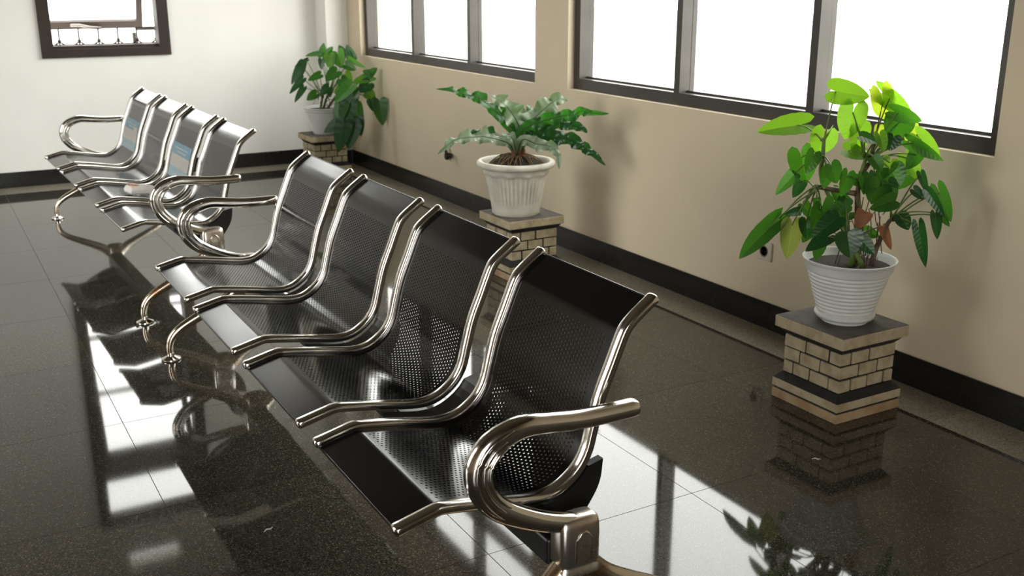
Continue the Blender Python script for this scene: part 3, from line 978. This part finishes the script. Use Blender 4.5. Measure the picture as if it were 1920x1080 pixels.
PHILO_FAR = [
    (2.68, 7.588, 0.92, 2.57, 7.593, 0.911, 0.065, 0.2, 30, 0, 0),
    (2.714, 7.626, 0.901, 2.728, 7.618, 0.998, 0.07, 0.2, 0, 0, 0),
    (2.742, 7.61, 0.909, 2.804, 7.632, 0.972, 0.06, 0.2, 0, 0, 0),
    (2.874, 7.569, 0.895, 2.843, 7.61, 0.98, 0.071, 0.2, 0, 2, 0),
    (2.919, 7.543, 0.879, 2.895, 7.58, 0.984, 0.081, 0.2, 0, 2, 0),
    (2.808, 7.538, 0.911, 2.814, 7.488, 0.816, 0.12, 0.4, 20, 6, 0),
    (2.745, 7.551, 0.9, 2.744, 7.528, 0.804, 0.09, 0.3, 0, 1, 0),
    (2.692, 7.581, 0.877, 2.682, 7.564, 0.804, 0.055, 0.2, 0, 2, 0),
    (2.879, 7.474, 0.881, 2.959, 7.371, 0.818, 0.045, 0.2, 40, 6, 0),
    (2.846, 7.47, 0.839, 2.896, 7.407, 0.806, 0.07, 0.3, 10, 0, 0),
    (2.985, 7.356, 0.775, 3.031, 7.329, 0.822, 0.065, 0.2, 0, 0, 1),
    (2.985, 7.356, 0.775, 2.937, 7.383, 0.802, 0.065, 0.2, 0, 0, 1),
    (2.984, 7.356, 0.752, 2.847, 7.377, 0.721, 0.09, 0.3, 10, 1, 1),
    (2.957, 7.337, 0.703, 2.885, 7.355, 0.646, 0.109, 0.4, 0, 2, 1),
    (2.955, 7.338, 0.637, 2.994, 7.293, 0.591, 0.09, 0.3, 0, 1, 1),
    (3.021, 7.277, 0.576, 3.029, 7.25, 0.399, 0.125, 0.2, 0, 0, 1),
    (2.97, 7.307, 0.587, 2.994, 7.293, 0.492, 0.085, 0.2, 0, 2, 1),
    (2.595, 7.636, 0.873, 2.503, 7.666, 0.827, 0.04, 0.2, 20, 2, 2),
    (2.552, 7.638, 0.835, 2.466, 7.653, 0.7, 0.075, 0.3, 0, 2, 2),
    (2.567, 7.652, 0.814, 2.529, 7.651, 0.729, 0.05, 0.3, 0, 2, 2),
    (2.544, 7.608, 0.736, 2.442, 7.632, 0.633, 0.06, 0.2, 0, 2, 2),
    (2.547, 7.606, 0.673, 2.473, 7.614, 0.569, 0.055, 0.2, 0, 2, 2),
    (2.66, 7.542, 0.771, 2.568, 7.56, 0.731, 0.07, 0.2, 10, 0, 2),
    (2.754, 7.453, 0.793, 2.668, 7.456, 0.734, 0.109, 0.3, 10, 0, 0),
    (2.625, 7.562, 0.625, 2.554, 7.568, 0.585, 0.085, 0.3, 10, 0, 2),
    (2.821, 7.369, 0.68, 2.699, 7.37, 0.577, 0.129, 0.4, 20, 6, 0),
    (2.78, 7.415, 0.682, 2.722, 7.425, 0.637, 0.074, 0.3, 0, 1, 0),
    (2.805, 7.343, 0.565, 2.743, 7.368, 0.385, 0.134, 0.3, 0, 2, 1),
    (2.76, 7.369, 0.558, 2.699, 7.381, 0.418, 0.119, 0.3, 10, 0, 1),
    (2.853, 7.327, 0.552, 2.878, 7.302, 0.383, 0.094, 0.2, 0, 0, 1),
    (2.752, 7.385, 0.434, 2.63, 7.455, 0.354, 0.11, 0.3, 10, 2, 1),
    (2.757, 7.348, 0.41, 2.711, 7.374, 0.206, 0.134, 0.3, 0, 2, 1),
    (2.82, 7.324, 0.409, 2.778, 7.347, 0.225, 0.139, 0.3, 0, 2, 1),
    (2.86, 7.312, 0.459, 2.872, 7.305, 0.324, 0.09, 0.2, 0, 2, 1),
    (2.786, 7.435, 0.735, 2.817, 7.394, 0.678, 0.089, 0.3, 0, 0, 0),
    (2.837, 7.36, 0.652, 2.854, 7.327, 0.564, 0.109, 0.3, 0, 2, 1),
    (2.707, 7.515, 0.673, 2.643, 7.517, 0.625, 0.08, 0.3, 0, 2, 0),
    (2.826, 7.447, 0.771, 2.855, 7.396, 0.735, 0.08, 0.3, 0, 1, 0),
]
PHILO_FAR_CROWNS = [
    (2.739, 7.577, 0.606),
    (2.87, 7.502, 0.626),
    (2.697, 7.601, 0.598),
]
FERN = [
    ([(2.586, 4.492, 0.698), (2.543, 4.502, 0.761), (2.503, 4.511, 0.81), (2.452, 4.525, 0.861), (2.396, 4.544, 0.899), (2.344, 4.559, 0.913), (2.301, 4.569, 0.93), (2.27, 4.572, 0.939), (2.204, 4.595, 0.943)], 0.062, 0, 10),
    ([(2.617, 4.497, 0.722), (2.584, 4.505, 0.801), (2.547, 4.514, 0.849), (2.51, 4.524, 0.879), (2.474, 4.534, 0.898)], 0.105, 7, 0),
    ([(2.644, 4.517, 0.713), (2.662, 4.547, 0.77), (2.684, 4.575, 0.825)], 0.092, 7, 0),
    ([(2.661, 4.519, 0.711), (2.689, 4.541, 0.769), (2.716, 4.564, 0.816), (2.737, 4.59, 0.831)], 0.082, 7, 0),
    ([(2.651, 4.501, 0.717), (2.687, 4.494, 0.771), (2.739, 4.478, 0.821), (2.787, 4.465, 0.859), (2.824, 4.458, 0.874), (2.865, 4.448, 0.864)], 0.108, 7, 12),
    ([(2.583, 4.448, 0.72), (2.631, 4.401, 0.765), (2.684, 4.351, 0.79), (2.738, 4.3, 0.813), (2.776, 4.259, 0.818), (2.804, 4.223, 0.838), (2.844, 4.18, 0.833), (2.899, 4.129, 0.832)], 0.067, 0, 20),
    ([(2.63, 4.467, 0.709), (2.671, 4.432, 0.734), (2.712, 4.397, 0.752), (2.771, 4.352, 0.769), (2.814, 4.316, 0.757), (2.848, 4.285, 0.748), (2.865, 4.263, 0.725)], 0.074, 2, 15),
    ([(2.605, 4.424, 0.69), (2.645, 4.388, 0.691), (2.713, 4.336, 0.704), (2.759, 4.297, 0.703), (2.801, 4.26, 0.683), (2.82, 4.236, 0.664), (2.844, 4.209, 0.645), (2.872, 4.18, 0.615), (2.901, 4.151, 0.577)], 0.073, 2, 15),
    ([(2.568, 4.387, 0.697), (2.613, 4.333, 0.68), (2.656, 4.279, 0.673), (2.677, 4.239, 0.641), (2.673, 4.212, 0.572)], 0.067, 7, 15),
    ([(2.536, 4.463, 0.666), (2.483, 4.476, 0.692), (2.418, 4.494, 0.708), (2.372, 4.503, 0.71), (2.317, 4.516, 0.709), (2.264, 4.528, 0.699), (2.225, 4.532, 0.672), (2.179, 4.54, 0.636)], 0.075, 7, 15),
    ([(2.551, 4.489, 0.669), (2.5, 4.507, 0.697), (2.449, 4.524, 0.723), (2.399, 4.542, 0.732), (2.36, 4.553, 0.718)], 0.058, 2, 10),
    ([(2.537, 4.428, 0.694), (2.5, 4.426, 0.718), (2.468, 4.422, 0.731)], 0.042, 7, 20),
]


ZP = .309


def leaf_mesh(L_, W, lobe, fold, arch, rows=11, cols=3):
    """blade along +x from the petiole joint at the origin, two rounded lobes behind it, folded along the midrib"""
    m = MB()
    h = W / 2
    for sd in (-1, 1):
        vv = []
        ts = [-lobe * (1 - k / 4) for k in range(4)] if lobe > .01 else []
        ts = ts + [k / rows for k in range(rows + 1)]
        for t in ts:
            if t < 0:
                q = min(1, -t / lobe)
                rt = math.sqrt(max(0, 1 - q * q))
                xi, xo = .5 * h * (1 - rt), .5 * h + .48 * h * rt
            else:
                xi, xo = 0.0, .98 * h * max(0, 1 - t ** 2.1) ** .85
            for c in range(cols + 1):
                u = xi + (xo - xi) * c / cols
                z = fold * u - arch * L_ * (max(t, 0) ** 2) + .018 * W * math.sin(t * 26 + sd) * (u / h) ** 2 * 1.3
                vv.append((t * L_, sd * u, z))
        n = cols + 1
        fc = []
        for r in range(len(ts) - 1):
            for c in range(cols):
                q = (r * n + c, (r + 1) * n + c, (r + 1) * n + c + 1, r * n + c + 1)
                fc.append(q if sd > 0 else q[::-1])
        m.add(vv, fc)
    return m


CAM = Vector((0, 0, 1.45))


def put_leaf(root, base, A, T, W, lobe, roll, kind):
    A, T = Vector(A) - base, Vector(T) - base
    ax = T - A
    L_ = ax.length
    ax.normalize()
    out = Vector((-.45, -.8, .4))             # blades turn towards the open room and the light overhead
    nrm = (out - ax * out.dot(ax)).normalized()
    nrm = Matrix.Rotation(R(roll), 3, ax) @ nrm
    sd = nrm.cross(ax).normalized()
    o = leaf_mesh(L_, W, lobe, rnd.uniform(.10, .30), rnd.uniform(.03, .10)).build('leaf', LEAFKIND[kind], root, smooth=179)
    M_ = Matrix((ax, sd, nrm)).transposed().to_4x4()
    M_.translation = A
    o.matrix_basis = M_
    return o


def bend(a, b, sag, n=7):
    a, b = Vector(a), Vector(b)
    out = []
    for k in range(n + 1):
        t = k / n
        p = a.lerp(b, t)
        p.z += sag * 4 * t * (1 - t)
        out.append(p)
    return out


def philodendron(root, base, data, crowns, stems, seed):
    rr = random.Random(seed)
    cr = [Vector(c) - base for c in crowns]
    for k, st in enumerate(stems):
        pts = catmull([Vector(p) for p in st], 5)
        n = len(pts)
        MB().tube(pts, [.0105 - .0045 * i / n for i in range(n)], 8).build('stem', 'stem_green' if k % 2 == 0 else 'stem_brown', root, smooth=179)
    for d in data:
        A, T, W, lobe, roll, kind, ci = d[:3], d[3:6], d[6], d[7], d[8], d[9], d[10]
        o = put_leaf(root, base, A, T, W, lobe, roll, kind)
        a = Vector(A) - base
        L_ = (a - cr[ci]).length
        pts = bend(cr[ci] + Vector((rr.uniform(-.008, .008), rr.uniform(-.008, .008), rr.uniform(-.01, .01))), a, .06 * L_ + .004)
        MB().tube(pts, [.0034 - .0014 * i / 7 for i in range(8)], 6).build('petiole', 'stem_green' if kind != 3 else 'stem_brown', root, smooth=179)


# --- the big plant in the ribbed white pot
B = Vector((2.722, 2.417, ZP))
pl = empty('potted_philodendron', B)
tag(pl, 'tall bright green philodendron in a white pot with horizontal ribs and saucer', 'potted plant')
pr = [(.002, .0), (.078, .0), (.080, .010), (.096, .014), (.103, .024), (.102, .030), (.093, .034)]
for k in range(11):
    z = .040 + k * .0142; r = .0935 + (.150 - .0935) * (z - .034) / (.222 - .034)
    pr += [(r, z - .003), (r + .0028, z + .002), (r + .0028, z + .006), (r + .0005, z + .0095)]
pr += [(.1475, .208), (.153, .216), (.1575, .2205), (.158, .2245), (.155, .226), (.150, .222), (.146, .19), (.144, .185), (.002, .184)]
MB().lathe(pr, 56).build('pot', 'pot_white', pl, smooth=55)
MB().lathe([(.002, .186), (.144, .186), (.143, .196), (.10, .203), (.05, .2), (.002, .206)], 32).build('soil', 'soil', pl, smooth=60)
crl = [Vector(c) - B for c in PHILO_NEAR_CROWNS]
z_ = .195
stems = [[(-.015, -.02, z_), (-.03, -.02, .30), crl[7] + Vector((.03, 0, .02)), crl[3], crl[0] + Vector((0, 0, .01))],
         [(.02, 0, z_), (.0, -.02, .32), crl[4], crl[2], crl[2] + Vector((.01, 0, .06))],
         [(.01, -.01, z_), (.015, -.03, .30), crl[4] + Vector((0, 0, -.02)), crl[1]],
         [(.05, -.05, z_), (.07, -.05, .26), crl[5] + Vector((-.02, 0, -.02)), crl[5]],
         [(-.005, -.05, z_), (-.01, -.06, .22), crl[6]],
         [crl[4] + Vector((-.01, 0, -.03)), crl[7] + Vector((.02, 0, 0)), crl[7]]]
philodendron(pl, B, PHILO_NEAR, PHILO_NEAR_CROWNS, stems, 3)
for k in range(46):                             # hanging aerial roots and dry twigs
    a = Vector((rnd.uniform(-.05, .11), rnd.uniform(-.07, .03), rnd.uniform(.27, .46) - (.08 if k % 2 else 0)))
    b = a + Vector((rnd.uniform(-.05, .05), rnd.uniform(-.03, .03), rnd.uniform(-.14, -.02)))
    b.z = max(b.z, .20)
    MB().tube(bend(a, b, rnd.uniform(-.02, .02), 4), .0017, 5).build('aerial_root', 'stem_brown', pl, smooth=179)
for k in range(10):                             # pale leaf sheaths at the growing points
    c = crl[k % 4]
    d = Vector((rnd.uniform(-.05, .05), rnd.uniform(-.03, .03), rnd.uniform(-.05, .06)))
    MB().tube([c, c + d * .5, c + d], [.004, .0045, .001], 5).build('leaf_sheath', 'leaf_yellow', pl, smooth=179)

# --- the corner plant
B2 = Vector((2.72, 7.685, ZP))
pf = empty('potted_philodendron', B2)
tag(pf, 'dark green trailing philodendron in a plain white pot in the room corner', 'potted plant')
pr = [(.002, 0), (.074, 0), (.078, .006)]
for k in range(9):
    z = .012 + k * .02; r = .080 + (.142 - .080) * z / .205
    pr += [(r, z), (r + .0018, z + .008), (r + .0018, z + .012)]
pr += [(.143, .196), (.147, .202), (.146, .206), (.140, .204), (.134, .175), (.002, .174)]
MB().lathe(pr, 44).build('pot', 'pot_white', pf, smooth=55)
MB().lathe([(.002, .172), (.133, .172), (.13, .186), (.06, .192), (.002, .196)], 28).build('soil', 'soil', pf, smooth=60)
cf = [Vector(c) - B2 for c in PHILO_FAR_CROWNS]
stems = [[(0, 0, .18), cf[0] * .5 + Vector((0, 0, .12)), cf[0] + Vector((0, 0, .03)), cf[0] + Vector((.05, .0, .16))],
         [(.02, -.02, .18), cf[1] * .6 + Vector((0, 0, .12)), cf[1]],
         [(-.03, -.02, .18), cf[2] * .7 + Vector((0, 0, .1)), cf[2]]]
philodendron(pf, B2, PHILO_FAR, PHILO_FAR_CROWNS, stems, 5)
for k in range(14):
    a = Vector((rnd.uniform(-.08, .08), rnd.uniform(-.08, .05), rnd.uniform(.2, .3)))
    b = a + Vector((rnd.uniform(-.06, .06), rnd.uniform(-.05, .05), rnd.uniform(-.02, .1)))
    MB().tube(bend(a, b, .02, 4), .0025, 5).build('dry_stem', 'stem_brown', pf, smooth=179)

# --- the wavy bird's nest fern in the fluted cream pot
B3 = Vector((2.59, 4.49, ZP))
fe = empty('potted_fern', B3)
tag(fe, 'wavy-leaved fern in a fluted cream pot with a thick rolled rim', 'potted plant')


def flute(r, z, th):
    if .055 < z < .205 and r > .1:
        e = min(1, (z - .055) / .012, (.205 - z) / .012)
        return r - .0058 * e * (0.5 + 0.5 * math.cos(44 * th))
    if .205 <= z < .222 and r > .1:
        return r + .003 * math.cos(11 * th) * (1 if z < .214 else .3)
    return r


pr = [(.002, .006), (.09, .006), (.09, 0), (.116, 0), (.122, .006), (.124, .03), (.1265, .05), (.128, .056), (.130, .064), (.134, .08), (.139, .11), (.1445, .14), (.150, .17), (.1555, .196), (.158, .205),
      (.1635, .210), (.166, .222), (.168, .232), (.171, .237), (.186, .240), (.195, .246), (.1985, .255), (.197, .265), (.190, .271), (.180, .273), (.172, .270), (.166, .258), (.160, .235), (.158, .228), (.002, .227)]
MB().lathe(pr, 176, rfun=flute).build('pot', 'pot_cream', fe, smooth=45)
MB().lathe([(.002, .228), (.157, .228), (.15, .238), (.11, .262), (.06, .288), (.03, .296), (.002, .298)], 32,
           rfun=lambda r, z, th: r * (1 + .06 * math.sin(5 * th + 40 * z))).build('root_ball', 'soil', fe, smooth=60)
for k in range(70):
    th, r0 = rnd.uniform(0, 6.283), rnd.uniform(.02, .07)
    r1 = rnd.uniform(.09, .15)
    a = Vector((r0 * math.cos(th), r0 * math.sin(th), .30)); th += rnd.uniform(-.6, .6)
    b = Vector((r1 * math.cos(th), r1 * math.sin(th), .240 + rnd.uniform(0, .012)))
    MB().tube(bend(a, b, rnd.uniform(.005, .02), 5), rnd.uniform(.0016, .003), 5).build('root', 'root_fibre', fe, smooth=179)


def frond(pts, W, kind, roll):
    c = catmull([Vector(p) - B3 for p in pts], 9)
    n = len(c)
    m, vv, cols = MB(), [], 8
    ph = rnd.uniform(0, 6)
    tot = sum((b - a).length for a, b in zip(c[:-1], c[1:]))
    waves = max(2, tot / .105)
    for i, p in enumerate(c):
        t = i / (n - 1)
        tg = (c[min(i + 1, n - 1)] - c[max(i - 1, 0)]).normalized()
        out = Vector((-.45, -.8, .4))
        nr = (out - tg * out.dot(tg)).normalized()
        nr = Matrix.Rotation(R(roll), 3, tg) @ nr
        sd = nr.cross(tg).normalized()
        w = W / 2 * min(1, .22 + 2.6 * t) * max(0.02, 1 - t ** 2.6) ** .75
        for k in range(cols + 1):
            u = -1 + 2 * k / cols
            env = min(1, t * 3.5) * min(1, (1 - t) * 5)
            an = 2 * math.pi * waves * t + ph + (1.9 if u > 0 else 0)
            wav = (math.sin(an) + .35 * math.sin(2.3 * an + 1)) * env
            au = abs(u)
            vv.append(p + sd * (u * w * (1 + .22 * wav * au)) + nr * (.10 * w * au + .75 * w * wav * au ** 1.6))
    q = cols + 1
    m.add(vv, [(i * q + k, (i + 1) * q + k, (i + 1) * q + k + 1, i * q + k + 1) for i in range(n - 1) for k in range(cols)])
    o = m.build('leaf', {0: 'fern_green', 2: 'leaf_dark', 7: 'fern_pale'}[kind], fe, smooth=179)
    MB().tube([p + Vector((0, 0, .0005)) for p in c], [max(.0008, .0032 * (1 - i / n)) for i in range(n)], 6).build('midrib', 'leaf_olive' if kind == 0 else 'fern_green', o, smooth=179)


for pts, W, kind, roll in FERN:
    frond([tuple(B3 + Vector((0, -.01, .29)))] + list(pts), W, kind, roll)
for dx, dz in ((-.03, .0), (.02, .012), (.0, .02)):
    MB().tube([(dx, -.03, .28), (dx * 1.2, -.035, .31 + dz), (dx * 1.3, -.03, .335 + dz)], [.012, .010, .002], 7).build('bud_scale', 'leaf_dead', fe, smooth=179)


# ------------------------------------------------------------------ sockets, litter
def socket(y, z, label):
    o = bevel(MB().box(-.012, 0, -.043, .043, -.041, .041).build('wall_socket', 'socket_plastic'), .005, 3)
    o.location = (XW, y, z)
    tag(o, label, 'socket', 'wall sockets')
    f = MB()
    f.rings([[(-.0125 - d, r * math.cos(R(15 * k)), r * math.sin(R(15 * k))) for k in range(24)] for d, r in ((0, .026), (.001, .0255), (.001, .0215), (-.0005, .020), (-.0005, .004))], cap0=False)
    f.build('socket_well', 'socket_dark', o, smooth=40)
    for s in (-1, 1):
        MB().box(-.0145, -.0115, s * .0095 - .003, s * .0095 + .003, -.003, .003).build('contact_hole', 'plug_black', o)
    return o


socket(3.195, .336, 'cream round-well wall socket beside the large bright green plant')
socket(6.262, .326, 'cream wall socket with a black plug above the baseboard behind the fern')
pg = MB()
pg.rings([[(x, a * math.cos(R(20 * k)) * 1.0, b * math.sin(R(20 * k))) for k in range(18)] for x, a, b in ((0, .018, .018), (-.018, .020, .022), (-.034, .018, .026), (-.046, .012, .020))])
pgo = pg.build('power_plug', 'plug_black', smooth=40)
pgo.location = (XW - .0135, 6.185, .322)
tag(pgo, 'black power plug sticking out of the wall behind the fern', 'plug')


def scrap(loc, rz, s, label):
    o = MB().tube([(0, 0, .0012), (.012 * s, .004 * s, .003), (.022 * s, .0, .0015), (.034 * s, .005 * s, .0012)], [.0008, .0018, .0018, .0006], 5).build('paper_scrap', 'litter', smooth=60)
    o.location, o.rotation_euler = loc, (0, 0, rz)
    tag(o, label, 'scrap')


scrap((.664, 2.53, 0), R(20), 1.0, 'tiny white paper scrap on the dark floor in front of the bench')
scrap((2.30, 2.116, 0), R(-40), .8, 'tiny white scrap on the dark floor near the painted brick pedestal')
